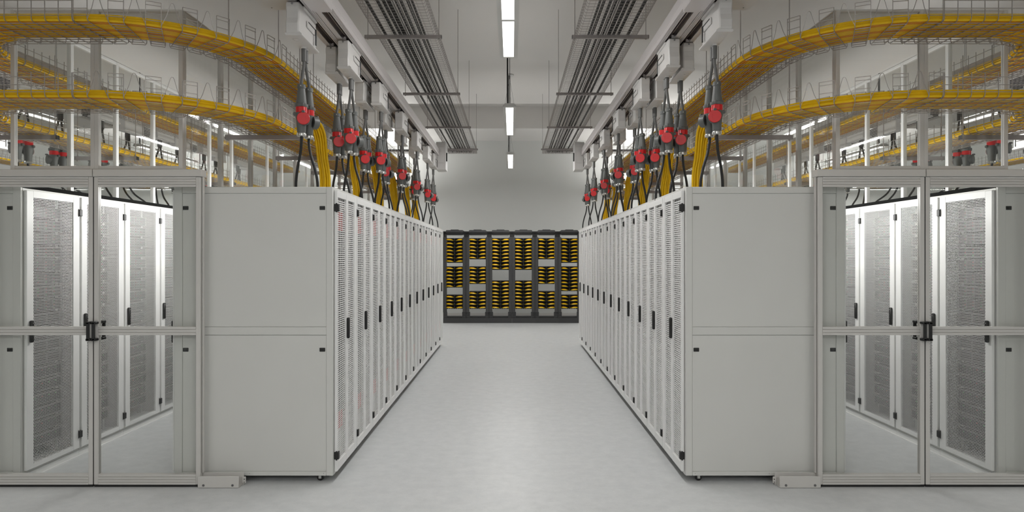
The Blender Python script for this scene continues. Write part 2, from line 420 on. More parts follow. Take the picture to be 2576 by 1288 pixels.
def end_panel_meshes():
    S = 338.6
    f = MB().m('paint'); ya, yb = -.02, -.0005
    f.cbox(-.05, 0.0, ya, yb, RB, RH, 0.003); f.cbox(-RD, -RD+.06, ya, yb, RB, RH, 0.003)
    f.cbox(-RD+.06, -.05, ya, yb, RH-.048, RH, 0.003); f.cbox(-RD+.06, -.05, ya, yb, RB, RB+.03, 0.003)
    f.m('screw'); f.cyl((-.07, ya-.0005, RB+.017), (-.07, ya+.001, RB+.017), .0025, n=8); f.cyl((-.62, ya-.0005, RB+.017), (-.62, ya+.001, RB+.017), .0025, n=8)
    up = MB().m('paint'); up.cbox(-RD+.0605, -.0505, ya+.006, yb-.001, 1.158, RH-.0485, .002)
    up.cbox(-RD+.0605, -.0505, ya+.002, ya+.006, 1.099, 1.158, .002)
    lo = MB().m('paint'); lo.cbox(-RD+.0605, -.0505, ya+.006, yb-.001, RB+.0305, 1.0965, .002)
    def latch(x, z):
        q = MB().m('black'); q.cbox(x-.0205, x+.0205, ya+.001, ya+.007, z-.014, z+.014, .002); q.box(x-.008, x+.008, ya-.0005, ya+.002, z-.009, z+.009)
        return q.mesh('panel_latch')
    return f.mesh('end_frame'), up.mesh('upper_end_panel'), lo.mesh('lower_end_panel'), [latch(-.08, 2.043), latch(-1.096, 2.043)], [latch(-.08, .989), latch(-1.096, .989)]
ef_me, eu_me, el_me, lu_me, ll_me = end_panel_meshes()

def rack(i, ox, mir, label, group, hotdoor=True, colddoor=True, ncast=4):
    parts = [P('rack_frame', frame_me)]
    if hotdoor:
        parts.append(P('slotted_door', hot_me, [P('slotted_sheet', slots_me), P('handle', hnd_me, label='black door handle'), P('hinge', hin_me[0]), P('hinge', hin_me[1])]))
    if colddoor:
        parts.append(P('perforated_door', cold_me, [P('perforated_sheet', sheet_me), P('handle', chnd_me, label='black door handle'), P('hinge', chin_me[0]), P('hinge', chin_me[1])]))
    parts += [P('plinth', plinth_me), P('brush_strip', brush_me, label='black brush strip along the top')]
    parts += [P('caster', cast_me[k]) for k in range(ncast)]
    if i == 0:
        parts += [P('end_frame', ef_me), P('upper_end_panel', eu_me, [P('latch', lu_me[0]), P('latch', lu_me[1])]), P('lower_end_panel', el_me, [P('latch', ll_me[0]), P('latch', ll_me[1])])]
    return thing('server_rack', label, 'server rack', (ox, Y_ROW + RW*i, 0), parts, mir, group)

for side, mir in SIDES:
    ox = XF if side == 'left' else XFR
    for i in range(12):
        lab = ('white server rack with closed grey end panel, nearest in the %s centre-aisle row' % side if i == 0 else
               '%s slotted-door server rack from the front in the %s centre-aisle row' % (ORD[i], side))
        rack(i, ox, mir, lab, 'racks of the %s centre-aisle row' % side, True, i < 2, 4 if i == 0 else 2)
    ox2 = -4.83 if side == 'left' else 4.79
    for i in range(12):
        lab = '%s hexagon-perforated white rack behind the %s glass sliding doors' % (ORD[i], side)
        rack(i, ox2, not mir, lab, 'perforated racks behind the %s glass doors' % side, False, True, 2)

# ------------------------------------------------------------------ equipment inside the racks
def server_meshes():
    out = []
    rr = random.Random(3)
    for kind in range(3):
        b = MB().m('server'); h = 0.084
        b.box(0.0, 0.42, 0, 0.45, 0, h)
        b.m('server').box(-.004, 0, -.012, 0.462, 0.0, h)
        if kind == 0:
            for r_ in range(3):
                for c in range(5):
                    y = 0.012 + c*0.087
                    b.m('bay').box(-.0055, -.004, y, y+.078, 0.006+r_*.026, 0.026+r_*.026)
                    b.m('reddot' if rr.random() < .6 else 'greendot').box(-.007, -.0055, y+.002, y+.008, 0.012+r_*.026, 0.019+r_*.026)
        elif kind == 1:
            for c in range(3):
                y = 0.02 + c*.14
                for q in range(4):
                    b.m('bay').box(-.0055, -.004, y, y+.12, 0.008+q*.018, 0.018+q*.018)
        else:
            for c in range(18):
                y = 0.008 + c*0.0245
                b.m('bay').box(-.0055, -.004, y, y+.018, 0.008, h-.01)
                if c % 3 == 0: b.m('reddot' if rr.random() < .6 else 'greendot').box(-.007, -.0055, y+.004, y+.010, h-.03, h-.02)
        out.append(b.mesh('rack_server'))
    return out
srv = server_meshes()
for side, mir in SIDES:
    ox2 = -4.83 if side == 'left' else 4.79
    m2 = not mir
    for i in range(4):
        for k in range(18):
            kind = 2 if k < 6 else (1 if k < 10 else 0)
            x = (ox2 + 1.085) if m2 else (ox2 - 1.085)
            solo('rack_server', 'grey server behind the perforated door of %s rack inside %s glass doors' % (ORD[i], side), 'server',
                 (x, Y_ROW + RW*i + .075, 0.19 + k*0.106), srv[kind], m2, 'servers in the %s perforated rack behind %s glass doors' % (ORD[i], side))
gearL = MB().m('gear').box(-.42, -.0, 0.0, 0.31, 0, 0.27)
for q in range(4): gearL.m('bay').box(0, .002, 0.02+q*.072, .04+q*.072, .03, .05)
for q in range(3): gearL.m('inside').box(0, .003, 0.02+q*.095, .10+q*.095, .09, .26)
gearL = gearL.mesh('server_chassis')
gearR = MB().m('gear').box(-.42, -.0, -.21, 0.31, 0, 0.27)
for q in range(7): gearR.m('inside').box(0, .003, -.19+q*.07, -.13+q*.07, .05, .26); gearR.m('bay').box(0, .002, -.18+q*.07, -.165+q*.07, .02, .035)
gearR = gearR.mesh('server_chassis')
pdu = MB().m('greygear').box(-.03, 0, 0, .19, 0.14, 1.52)
pdu.m('redgear').box(-.03, .001, 0, .19, 0, .1395); pdu.box(-.03, .001, 0, .19, 1.5205, 1.66)
pdu.box(0, .003, .0, .02, .14, 1.52)
for q in range(16): pdu.m('black').box(0, .002, .04, .12, .19+q*.082, .235+q*.082)
pdu = pdu.mesh('power_strip')
for side, mir in SIDES:
    ox = XF if side == 'left' else XFR
    sg = -1 if side == 'left' else 1
    for i in range(12):
        for k in range(6):
            solo('server_chassis', 'pale chassis glimpsed through the slots of %s rack in the %s centre-aisle row' % (ORD[i], side), 'server',
                 (ox - .012 if side == 'left' else ox + .012, Y_ROW + RW*i + .262, 0.355 + k*0.279), gearL if side == 'left' else gearR, mir, 'chassis in the %s rack of the %s row' % (ORD[i], side))
        if side == 'left':
            solo('power_strip', 'dark upright power strip with red ends inside %s rack of the left row' % ORD[i], 'power strip',
                 (ox + .004, Y_ROW + RW*i + .05, 0.36), pdu, mir, 'red-ended power strips inside the left rack row')

# ------------------------------------------------------------------ wire baskets
def u_wire(w, h=0.16, c=0.022):
    a = w/2
    return [(-a, h), (-a, c), (-a+c*.3, c*.3), (-a+c, 0), (a-c, 0), (a-c*.3, c*.3), (a, c), (a, h)]
WR = 0.0027
def basket_straight(mb, org, tan, nrm, length, w, h=0.16, pitch=0.0845, lpitch=0.0475, side_z=(0.035, 0.08, 0.13), r=WR, first=True):
    """straight wire basket: org start of centre line, tan along, nrm across"""
    O, T, Nn = Vector(org), Vector(tan), Vector(nrm); Z = Vector((0, 0, 1))
    n = max(1, int(round(length/pitch)))
    for k in range(0 if first else 1, n+1):
        s = length*k/n
        mb.tube([O + T*s + Nn*u + Z*z for u, z in u_wire(w, h)], r, 4, cap=True)
    q = int(w/lpitch)
    for k in range(q+1):
        u = -w/2+.022 + (w-.044)*k/q
        mb.tube([O + Nn*u - Z*(2*r), O + T*length + Nn*u - Z*(2*r)], r, 4)
    for z in side_z:
        for sg in (-1, 1):
            mb.tube([O + Nn*(sg*(w/2+2*r)) + Z*z, O + T*length + Nn*(sg*(w/2+2*r)) + Z*z], r, 4)
def basket_bend(mb, cx, cy, z0, Rm, w, a0, a1, nl=8, h=0.16):
    """bend of short ladders joined by pointed wires on the outside"""
    Z = Vector((0, 0, 1)); lw = 0.09; da = (a1-a0)/(nl-1)
    for k in range(nl):
        a = a0 + da*k
        rad = Vector((math.cos(a), math.sin(a), 0)); tan = Vector((-math.sin(a), math.cos(a), 0))
        c = Vector((cx, cy, z0)) + rad*Rm
        for s in (-lw/2, lw/2):
            mb.tube([c + tan*s + rad*u + Z*z for u, z in u_wire(w, h)], WR, 4)
        q = 8
        for j in range(q+1):
            u = -w/2+.022 + (w-.044)*j/q
            mb.tube([c + tan*(-lw/2) + rad*u - Z*(2*WR), c + tan*(lw/2) + rad*u - Z*(2*WR)], WR, 4)
        for z in (0.035, 0.08, 0.135, 0.158):
            for sg in (-1, 1):
                mb.tube([c + tan*(-lw/2) + rad*(sg*(w/2+2*WR)) + Z*z, c + tan*(lw/2) + rad*(sg*(w/2+2*WR)) + Z*z], WR, 4)
        if k < nl-1:
            b = a + da; sgn = 1 if da > 0 else -1
            rad2 = Vector((math.cos(b), math.sin(b), 0)); tan2 = Vector((-math.sin(b), math.cos(b), 0))
            c2 = Vector((cx, cy, z0)) + rad2*Rm
            p0 = c + tan*(sgn*lw/2) + rad*(w/2); p1 = c2 - tan2*(sgn*lw/2) + rad2*(w/2)
            mid = (p0+p1)/2 + (rad+rad2).normalized()*.012
            d = (p1-p0)*.06
            mb.tube([p0 - rad*.02, p0 + Z*.012, p0.lerp(mid, .5) + Z*.085, mid - d*1.6 + Z*.155, mid - d*.6 + Z*.168, mid + d*.6 + Z*.168, mid + d*1.6 + Z*.155, p1.lerp(mid, .5) + Z*.085, p1 + Z*.012, p1 - rad2*.02], WR*.85, 4)

# yellow baskets: from the row beyond the cold aisle, across the front, round the corner and down over the near row
TW = 0.436
XA, XB = -2.02, -4.05
YF = 4.2225
R1, R2 = 0.738, 0.668
CX1, CX2 = XA-R1, XB+R2
YC1, YC2 = YF+R1, YF+R2
YE = 11.3
LEV = [('lower', 1.012+HC), ('upper', 1.50+HC)]
def cable_path(u, z, rnd, jit=0.003):
    pts = []
    def j(): return rnd.uniform(-jit, jit)
    y = YE+.05
    while y > YC1+.2:
        pts.append((XA+u+j(), y, z+j()*.5)); y -= .55
    for k in range(0, 15):
        a = R(-90*k/14); pts.append((CX1+(R1+u)*math.cos(a), YC1+(R1+u)*math.sin(a), z))
    for k in range(0, 15):
        a = R(-90-90*k/14); v = u-.095*k/14; pts.append((CX2+(R2+v)*math.cos(a), YC2+(R2+v)*math.sin(a), z))
    u -= .095
    y = YC2+.5
    while y < YE:
        pts.append((XB-u+j(), y, z+j()*.5)); y += .55
    pts.append((XB-u, YE+.05, z))
    return pts
CR = 0.0105
basket_specs = {}
for ln, zt in LEV:
    a = MB(0, 0, 0).m('wire'); basket_straight(a, (XA, YE, zt), (0, -1, 0), (1, 0, 0), YE-YC1-.053, TW)
    b = MB(0, 0, 0).m('wire'); basket_bend(b, CX1, YC1, zt, R1, TW, 0, -math.pi/2)
    c = MB(0, 0, 0).m('wire'); basket_straight(c, (CX1-.053, YF, zt), (-1, 0, 0), (0, -1, 0), CX1-CX2-.106, TW)
    d = MB(0, 0, 0).m('wire'); basket_bend(d, CX2, YC2, zt, R2, TW, -math.pi/2, -math.pi)
    e = MB(0, 0, 0).m('wire'); basket_straight(e, (XB, YC2+.053, zt), (0, 1, 0), (-1, 0, 0), YE-YC2-.053, TW)
    parts = [P('row_run', a.mesh('row_run')), P('corner_bend', b.mesh('corner_bend')), P('front_run', c.mesh('front_run')), P('far_corner_bend', d.mesh('far_corner_bend')), P('far_row_run', e.mesh('far_row_run'))]
    rnd = random.Random(11 if ln == 'lower' else 12)
    cab = []; extra = []
    n = 15
    for k in range(n):
        cab.append((-.105+.305*k/(n-1), 0.0035+CR))
    for k in range(9):
        cab.append((.192-.0225*k, 0.0035+CR*2.7))
    for k in range(6): cab.append((.186-.0225*k, 0.0035+CR*4.3))
    for k in range(5): extra.append((-.192+.0225*k, 0.0035+CR*2.7))
    for k in range(3): extra.append((-.186+.0225*k, 0.0035+CR*4.3))
    meshes = []
    for u, zz in extra:
        pts = [(CX2+(R2+u)*math.cos(R(a)), YC2+(R2+u)*math.sin(R(a)), zt+zz) for a in (-105, -112, -120, -130, -140, -150, -160, -170, -180)]
        pts += [(XB-u+rnd.uniform(-.003, .003), YC2+.5+.6*q, zt+zz) for q in range(11)]
        meshes.append(MB().m('yellow').tube(pts, CR*.96, 6).mesh('fibre_cable'))
    for k, (u, zz) in enumerate(cab):
        q = MB().m('amber' if (k % 5 == 2 or k in (6, 13)) and k < n else 'yellow')
        q.tube(cable_path(u, zt+zz, rnd), CR*rnd.uniform(.9, .98), 6)
        meshes.append(q.mesh('fibre_cable'))
    for side, mir in SIDES:
        off = (0, 0, 0) if not mir else (2*-.025, 0, 0)
        thing('cable_basket', '%s curved wire basket of yellow cables over the %s glass doors' % (ln, side), 'cable tray', off, parts, mir, 'curved wire baskets over the glass doors')
        for me in meshes:
            solo('fibre_cable', 'yellow cable lying in the %s wire basket over the %s glass doors' % (ln, side), 'cable', off, me, mir, 'yellow cables in the %s %s basket' % (ln, side))

# bundles of yellow cable dropping from the lower basket into the racks
DROPS = [5.67, 6.85, 8.0, 9.1, 10.2, 11.1]
def drop_mesh():
    out = []
    rnd = random.Random(5)
    z0 = LEV[0][1]
    for k in range(9):
        cc = k % 5; lay = k // 5
        xo = -.044 + cc*.0205 + lay*.009; yo = lay*.026 + rnd.uniform(-.004, .004)
        top = z0+.215 - (4-cc)*.012 - lay*.01
        xe = -1.69 + xo + rnd.uniform(-.003, .003)
        pts = [(-2.02, yo-.10, z0+.055), (-1.93+xo*.3, yo-.04, z0+.13), (-1.86+xo*.5, yo, top-.01), (-1.81+xo*.7, yo, top),
               (-1.768+xo*.85, yo, top-.03), (-1.742+xo*.95, yo, top-.085), (-1.725+xo, yo, top-.16), (-1.71+xo, yo+rnd.uniform(-.004, .004), 1.88+HC-1), (xe+.004, yo, 1.7+HC-1), (xe, yo, RH-.1)]
        out.append(MB(0, 0, 0).m('yellow').tube(smooth_path(pts, 3), .0106, 7).mesh('cable_strand'))
    return out
def smooth_path(pts, n=4):
    P_ = [Vector(p) for p in pts]; out = []
    for i in range(len(P_)-1):
        p0 = P_[max(0, i-1)]; p1 = P_[i]; p2 = P_[i+1]; p3 = P_[min(len(P_)-1, i+2)]
        for k in range(n):
            t = k/n
            out.append(0.5*((2*p1)+(p2-p0)*t+(2*p0-5*p1+4*p2-p3)*t*t+(3*p1-p0-3*p2+p3)*t**3))
    out.append(P_[-1]); return out
strands = drop_mesh()
for side, mir in SIDES:
    for i, y in enumerate(DROPS):
        dy = 0 if not mir else -.12
        lab = '%s yellow cable bundle from the front dropping into the %s rack row' % (ORD[i], side)
        thing('cable_bundle', lab, 'cable bundle', (0 if not mir else -.05, y+dy, 0), [P('strand', s) for s in strands], mir, 'yellow bundles dropping into the %s racks' % side)

# hangers under the yellow baskets
def hanger_parts(xa, xb, z, rods, h=0.036, d=0.041, rod_top=None):
    b = MB().m('strut')
    b.prism([(-d/2, 0), (d/2, 0), (d/2, h), (d/2-.012, h), (d/2-.012, h-.004), (d/2-.003, h-.004), (d/2-.003, .003), (-d/2+.003, .003), (-d/2+.003, h-.004), (-d/2+.012, h-.004), (-d/2+.012, h), (-d/2, h)], xa, xb, 'x')
    b.m('black').box(xa-.003, xa, -d/2, d/2, 0, h); b.box(xb, xb+.003, -d/2, d/2, 0, h)
    bar = b.mesh('strut_bar')
    out = [P('strut_bar', bar)]
    for x in rods:
        r = MB().m('wire2').cyl((x, 0, -.012), (x, 0, rod_top or (ZC-z-.001)), 0.0045, n=6); r.cyl((x, 0, -.01), (x, 0, -.002), .009, n=6); r.cyl((x, 0, h), (x, 0, h+.008), .009, n=6)
        out.append(P('threaded_rod', r.mesh('threaded_rod')))
    return out
zb = LEV[0][1]-.0085-.036
yh = hanger_parts(-2.375, -1.745, zb, (-2.357, -1.765), rod_top=4.253-zb); yh2 = hanger_parts(-4.40, -3.78, zb, (-4.385, -3.80), rod_top=.70)
for side, mir in SIDES:
    for i in range(6):
        y = 5.217 + 1.115*i
        thing('trapeze_hanger', '%s grey hanger from the front under the yellow basket over %s racks' % (ORD[i], side), 'hanger', (0 if not mir else -.05, y, zb), yh, mir, 'hangers under the %s yellow basket' % side)
        if i < 5:
            thing('trapeze_hanger', '%s grey hanger under the yellow basket beyond the %s glass corridor' % (ORD[i], side), 'hanger', (0 if not mir else -.05, y, zb), yh2, mir, 'hangers beyond the %s glass corridor' % side)

# grey baskets of black cable over the aisle
GZ = 2.5+HC+.0375
GX0, GX1 = -1.565, -.875
GW = GX1-GX0; GC = (GX0+GX1)/2
g = MB(GC, 0, 0).m('wire2'); basket_straight(g, (GC, 4.6, GZ), (0, 1, 0), (1, 0, 0), 10.9, GW, h=0.13, side_z=(.03, .06, .09, .122), pitch=.078, lpitch=.058, r=.0024)
grid_me = g.mesh('aisle_basket')
g = MB(0, 15.35, 0).m('wire2'); basket_straight(g, (-5.2, 15.35, GZ+.01), (1, 0, 0), (0, 1, 0), 4.33, .5, h=0.10, side_z=(.05, .09), pitch=.085, lpitch=.06, r=.003)
cross_me = g.mesh('cross_basket')
CB = [(-1.458, .0175), (-1.347, .017), (-1.289, .0175), (-1.242, .019), (-1.216, .0058), (-1.195, .007), (-1.166, .0105), (-1.143, .005), (-1.115, .0105), (-1.096, .005), (-1.05, .0075), (-1.032, .0068), (-1.002, .0125)]
def grey_hanger():
    b = hanger_parts(-.437, .437, 2.5+HC-.008, (-.407, .407), h=.036)
    return b
GH = grey_hanger()
for side, mir in SIDES:
    xs = -.06
    loc = (GC if not mir else 2*xs-GC, 0, 0)
    solo('cable_basket', 'long grey wire basket of black cables hung %s of the strip lamps' % side, 'cable tray', loc, grid_me, mir, 'grey baskets along the centre aisle')
    solo('cable_basket', 'grey wire basket crossing near the end wall on the %s' % side, 'cable tray', (0 if not mir else 2*xs, 15.35, 0), cross_me, mir, 'grey baskets crossing by the end wall')
    rnd = random.Random(21)
    for k, (x, r) in enumerate(CB):
        pts = [(rnd.uniform(-.002, .002), 4.6+.9*q, rnd.uniform(-.0005, .0005)) for q in range(13)]
        me = MB().m('rubber').tube(pts, r, 8).mesh('power_cable')
        solo('power_cable', 'black cable lying in the long grey basket %s of the lamps' % side, 'cable', (x if not mir else 2*xs-x, 0, GZ+.0035+r), me, False, 'black cables in the %s aisle basket' % side)
    for k in range(3):
        me = MB().m('rubber').tube([(-5.2, 0, 0), (-.95, 0, 0)], .016, 8).mesh('power_cable')
        solo('power_cable', 'black cable in the crossing basket by the end wall, %s side' % side, 'cable', (0 if not mir else 2*xs, 15.2+.05*k, GZ+.03), me, mir, 'black cables in the %s crossing basket' % side)
    for i in range(5):
        y = 4.66 + 2.53*i
        xc = -1.245 if not mir else 1.127
        thing('trapeze_hanger', '%s grey hanger under the black-cable basket %s of the lamps' % (ORD[i], side), 'hanger', (xc, y, 2.5+HC-.008), GH, mir, 'hangers under the %s aisle basket' % side)
    # basket of the next aisle, seen over the neighbouring racks
    solo('cable_basket', 'grey wire basket of black cables beyond the %s glass corridor' % side, 'cable tray', (-7.55 if not mir else 7.5, 0, 0), grid_me, mir, 'grey baskets beyond the glass corridors')
    for k, (x, r) in enumerate(CB):
        me = MB().m('rubber').tube([(0, 4.6, 0), (0, 10, 0), (0, 15.4, 0)], r, 6).mesh('power_cable')
        solo('power_cable', 'black cable in the grey basket beyond the %s glass corridor' % side, 'cable', ((-7.55 + x - GC) if not mir else (7.5 - x + GC), 0, GZ+.0035+r), me, False, 'black cables beyond the %s glass corridor' % side)
    # upper yellow basket of the third row
    t = MB(-8.1, 0, 0).m('wire'); basket_straight(t, (-8.1, 5.0, LEV[1][1]), (0, 1, 0), (1, 0, 0), 9, TW)
    tr_ = []
    for y in (5.6, 8.2, 10.8, 13.4):
        for x in (-8.34, -7.86): tr_.append(P('threaded_rod', MB(-8.1, 0, 0).m('wire2').cyl((x, y, LEV[1][1]-.03), (x, y, ZC-.001), .0045, n=6).mesh('threaded_rod')))
        tr_.append(P('strut_bar', MB(-8.1, 0, 0).m('strut').cbox(-8.36, -7.84, y-.02, y+.02, LEV[1][1]-.045, LEV[1][1]-.0095, .003).mesh('strut_bar')))
    thing('cable_basket', 'distant wire basket of yellow cables over the farthest %s row' % side, 'cable tray', (-8.1 if not mir else 8.06, 0, 0), [P('wire_basket', t.mesh('far_basket'))] + tr_, mir, 'yellow baskets over the farthest rows')
    t = MB(-8.1, 0, 0).m('yellow')
    for k in range(18):
        u = -.195+.39*k/17
        t.tube([(-8.1+u, 5, LEV[1][1]+.014), (-8.1+u, 14, LEV[1][1]+.014)], CR, 6)
    solo('fibre_cable_mass', 'layer of yellow cables in the basket over the farthest %s row' % side, 'cables', (-8.1 if not mir else 8.06, 0, 0), t.mesh('far_cables'), mir, None, 'stuff')

# ------------------------------------------------------------------ busways with tap-off boxes
ZR = 1.85+HC
RY0, RY1 = 3.6, 11.58
def rail_parts(x0, x1):
    w = x1-x0; b = MB((x0+x1)/2, 0, ZR).m('rail')
    fl = .042
    b.prism([(x0, ZR), (x0+fl, ZR), (x0+fl, ZR+.006), (x0+.008, ZR+.012), (x0+.008, ZR+.10), (x1-.008, ZR+.10), (x1-.008, ZR+.012), (x1-fl, ZR+.006), (x1-fl, ZR), (x1-.028, ZR), (x1-.027, ZR+.004), (x1-.023, ZR+.004), (x1-.022, ZR), (x1-.014, ZR), (x1-.013, ZR+.004), (x1-.009, ZR+.004), (x1-.008, ZR), (x1, ZR), (x1, ZR+.022), (x1-.004, ZR+.026), (x1-.004, ZR+.048), (x1, ZR+.052), (x1, ZR+.125), (x0, ZR+.125), (x0, ZR+.052), (x0+.004, ZR+.048), (x0+.004, ZR+.026), (x0, ZR+.022)], RY0, RY1)
    hs = b.mesh('rail_housing')
    i_ = MB((x0+x1)/2, 0, ZR).m('bar')
    c = (x0+x1)/2
    i_.box(c+.008, x1-fl-.004, RY0+.01, RY1-.01, ZR+.024, ZR+.095)
    i_.box(c+.008, c+.011, RY0+.01, RY1-.01, ZR+.012, ZR+.024); i_.box(x1-fl-.007, x1-fl-.004, RY0+.01, RY1-.01, ZR+.012, ZR+.024)
    i_.box(x0+fl+.004, x0+fl+.008, RY0+.01, RY1-.01, ZR+.016, ZR+.095)
    ins = MB((x0+x1)/2, 0, ZR).m('beige').box(x0+.010, c+.005, RY0+.01, RY1-.01, ZR+.045, ZR+.095)
    return [P('rail_housing', hs), P('conductor_bars', i_.mesh('conductor_bars'), label='dark conductor bars in the slot'), P('insulator', ins.mesh('insulator'))]
RAILS = {'inner': (-1.488, -1.343), 'outer': (-1.638, -1.494)}
rparts = {k: rail_parts(*v) for k, v in RAILS.items()}
def box_parts():
    """tap-off box: gland at the origin, box hangs from z 0 (underside) to .25, front end at y -.26"""
    w = .048
    b = MB().m('boxw')
    y0, y1 = -.26, .15
    prof = [(y0+.006, .012), (y0, .03), (y0, .085), (y0+.010, .125), (y0+.012, .17), (y0+.004, .205), (y0+.004, .235), (y0+.03, .249), (y1-.03, .249), (y1, .225), (y1, .012)]
    n = len(prof)
    wl, wr = [-w]*n, [w]*n
    vs = []
    for s, e in ((-1, .006), (1, .006)):
        pass
    rings = [(-w, .010), (-w+.008, 0.0), (w-.008, 0.0), (w, .010)]
    cy = (y0+y1)/2; cz = .13
    for (x, ins) in rings:
        for (y, z) in prof:
            vs.append((x, y + (ins if y < cy else -ins), z + (0 if z < .2 else -ins)))
    fs = []
    for k in range(3):
        for i in range(n):
            j = (i+1) % n
            fs.append((k*n+i, (k+1)*n+i, (k+1)*n+j, k*n+j))
    fs.append(tuple(range(n))); fs.append(tuple(3*n+i for i in reversed(range(n))))
    fs = [tuple(reversed(f)) for f in fs]
    b.add(vs, fs)
    b.cbox(.030, w+.012, y0+.10, y1-.002, .225, .249, .008)
    hs = b.mesh('box_housing')
    p = MB().m('boxw')
    p.prism([(-w-.002, .002), (-w+.006, -.006), (w+.016, -.006), (w+.024, .000), (w+.022, .010), (w+.006, .022), (w-.004, .014), (-w-.002, .014)], y0-.002, y1+.004)
    p.turn([(.024, -.0075), (.021, -.0095), (.0195, -.006)], (0, -.175, 0), n=18)
    plate = p.mesh('bottom_plate')
    q = MB().m('boxw').cbox(w+.0005, w+.012, -.09, .10, .115, .165, .005)
    pad = q.mesh('switch_plate')
    q = MB().m('black').box(w+.012, w+.0145, -.075, .085, .152, .160); q.cbox(w+.012, w+.020, .082, .10, .035, .160, .004)
    lev = q.mesh('switch_lever')
    q = MB().m('boxw').turn([(.021, .0), (.021, -.016), (.018, -.02)], n=16); q.turn([(.021, .0), (.021, -.016), (.018, -.02)], (0, .047, 0), n=16)
    gl = q.mesh('cable_glands')
    q = MB().m('rail').box(-.02, .02, y0+.02, y0+.05, .249, .275); q.m('screw').cyl((0, y0+.035, .24), (0, y0+.0, .225), .008, n=8); q.m('rail').box(-.02, .02, y1-.06, y1-.03, .247, .275); q.box(-.012, .012, y0+.05, y1-.06, .2455, .262)
    cl = q.mesh('hanging_clip')
    return [P('box_housing', hs), P('bottom_plate', plate), P('switch_plate', pad, [P('switch_lever', lev, label='black switch lever')]), P('cable_glands', gl), P('hanging_clip', cl)]
BX = box_parts()
def lead_parts(b, lean=0.0):
    """plug and cable hanging from a gland at the origin; b: the second of the pair"""
    dx, dy = ((.004, .06) if b else (-.018, .0))
    up = MB().m('sleeve'); up.turn([(.0185, -.018), (.0190, -.03), (.0185, -.115)], n=14)
    sl = up.mesh('cable_sleeve')
    c = MB().m('sleeve').tube(smooth_path([(0, 0, -.10), (0, 0, -.14), (dx*.5, dy*.5, -.21), (dx, dy, -.275), (dx, dy, -.32)], 4), .0115, 9).mesh('feed_cable')
    k = MB().m('plug'); ctr = (dx, dy, 0)
    k.turn([(.026, -.29), (.031, -.294), (.031, -.322), (.0275, -.325), (.0285, -.335), (.038, -.425), (.0385, -.44), (.043, -.444), (.043, -.462), (.040, -.466)], ctr, n=18)
    for a in range(3):
        t = R(40+120*a); k.m('steel').cyl((dx+.031*math.cos(t), dy+.031*math.sin(t), -.308), (dx+.036*math.cos(t), dy+.036*math.sin(t), -.308), .004, n=6)
    k.m('plug')
    for a in range(4):
        t = R(30+90*a); k.cbox(dx+.040*math.cos(t)-.008, dx+.040*math.cos(t)+.008, dy+.040*math.sin(t)-.008, dy+.040*math.sin(t)+.008, -.466, -.435, .003)
    cp = k.mesh('coupler')
    k = MB().m('red'); k.turn([(.0415, -.466), (.0415, -.515)], ctr, n=20)
    if not b: k.cbox(dx-.006, dx+.036, dy-.052, dy-.03, -.512, -.468, .004)
    col = k.mesh('red_collar')
    k = MB().m('plug'); k.turn([(.044, -.510), (.045, -.53), (.043, -.548), (.0385, -.56), (.031, -.66), (.030, -.668)], ctr, n=18)
    # socket neck and lobes
    if not b:
        cx, cy, nx, ny = dx+.030, dy-.045, .26, -.966
    else:
        cx, cy, nx, ny = dx+.052, dy+.035, .62, .78
    zc = -.558
    k.turn([(.040, -.055), (.0475, -.045), (.0495, -.02), (.0495, -.004)] if not b else [(.0495, -.0505), (.0495, -.006), (.045, .0)], (cx, cy, zc), (nx, ny, 0), 24)
    if b: k.cyl((dx+.018, dy+.012, zc), (cx-nx*.048, cy-ny*.048, zc), .018, n=12); k.cbox(cx-nx*.03-.012, dx+.02, dy+.0, dy+.026, zc+.036, zc+.054, .004)
    k.cbox(dx-.060, dx-.03, dy-.02, dy+.012, -.53, -.505, .006)
    k.cbox(cx-.012, cx+.012, cy-.012, cy+.012, zc+.042, zc+.058, .004)
    k.m('steel').turn([(.034, -.665), (.035, -.668), (.035, -.682), (.03, -.688)], ctr, n=16)
    for a in range(4):
        t = R(45+90*a); k.cyl((dx+.034*math.cos(t), dy+.034*math.sin(t), -.684), (dx+.034*math.cos(t), dy+.034*math.sin(t), -.664), .005, n=6)
    bd = k.mesh('plug_body')
    if not b:
        k = MB().m('red'); k.turn([(.0475, -.003), (.0475, .003), (.045, .006)], (cx, cy, zc), (nx, ny, 0), 28)
        A = Vector((nx, ny, 0)); U = Vector((-ny, nx, 0)); cc = Vector((cx, cy, zc)) + A*.0062
        fr = []
        for s in ((-1, -1), (1, -1), (1, 1), (-1, 1)): fr.append(cc + U*s[0]*.018 + Vector((0, 0, s[1]*.017)))
        k.tube(fr + [fr[0]], .0009, 4)
        lid = k.mesh('red_cap')
    else:
        k = MB().m('black'); k.turn([(.043, -.057), (.044, -.0515)], (cx, cy, zc), (nx, ny, 0), 24)
        lid = k.mesh('socket_cap')
    ex, ey = ((-.075, .045) if not b else (.075, .05))
    ex += lean; zt = RH-.06-(1.6+HC)
    bc = MB().m('rubber').tube(smooth_path([(dx, dy, -.68), (dx, dy, -.72), (dx+(ex-dx)*.22, dy+(ey-dy)*.3, -.81), (dx+(ex-dx)*.7, dy+(ey-dy)*.7, -.92), (ex, ey, -1.03), (ex*1.02, ey, zt)], 4), .0108, 9).mesh('black_cable')
    return [P('cable_sleeve', sl), P('feed_cable', c), P('coupler', cp), P('red_collar', col, label='red plug collar'), P('plug_body', bd), P('socket_cap' if b else 'red_cap', lid), P('black_cable', bc, label='black cable below the plug')]
LA, LB = lead_parts(False), lead_parts(True)
LEAN = {'outer': (lead_parts(False, -.11), lead_parts(True, -.11)), 'inner': (lead_parts(False, -.27), lead_parts(True, -.27))}
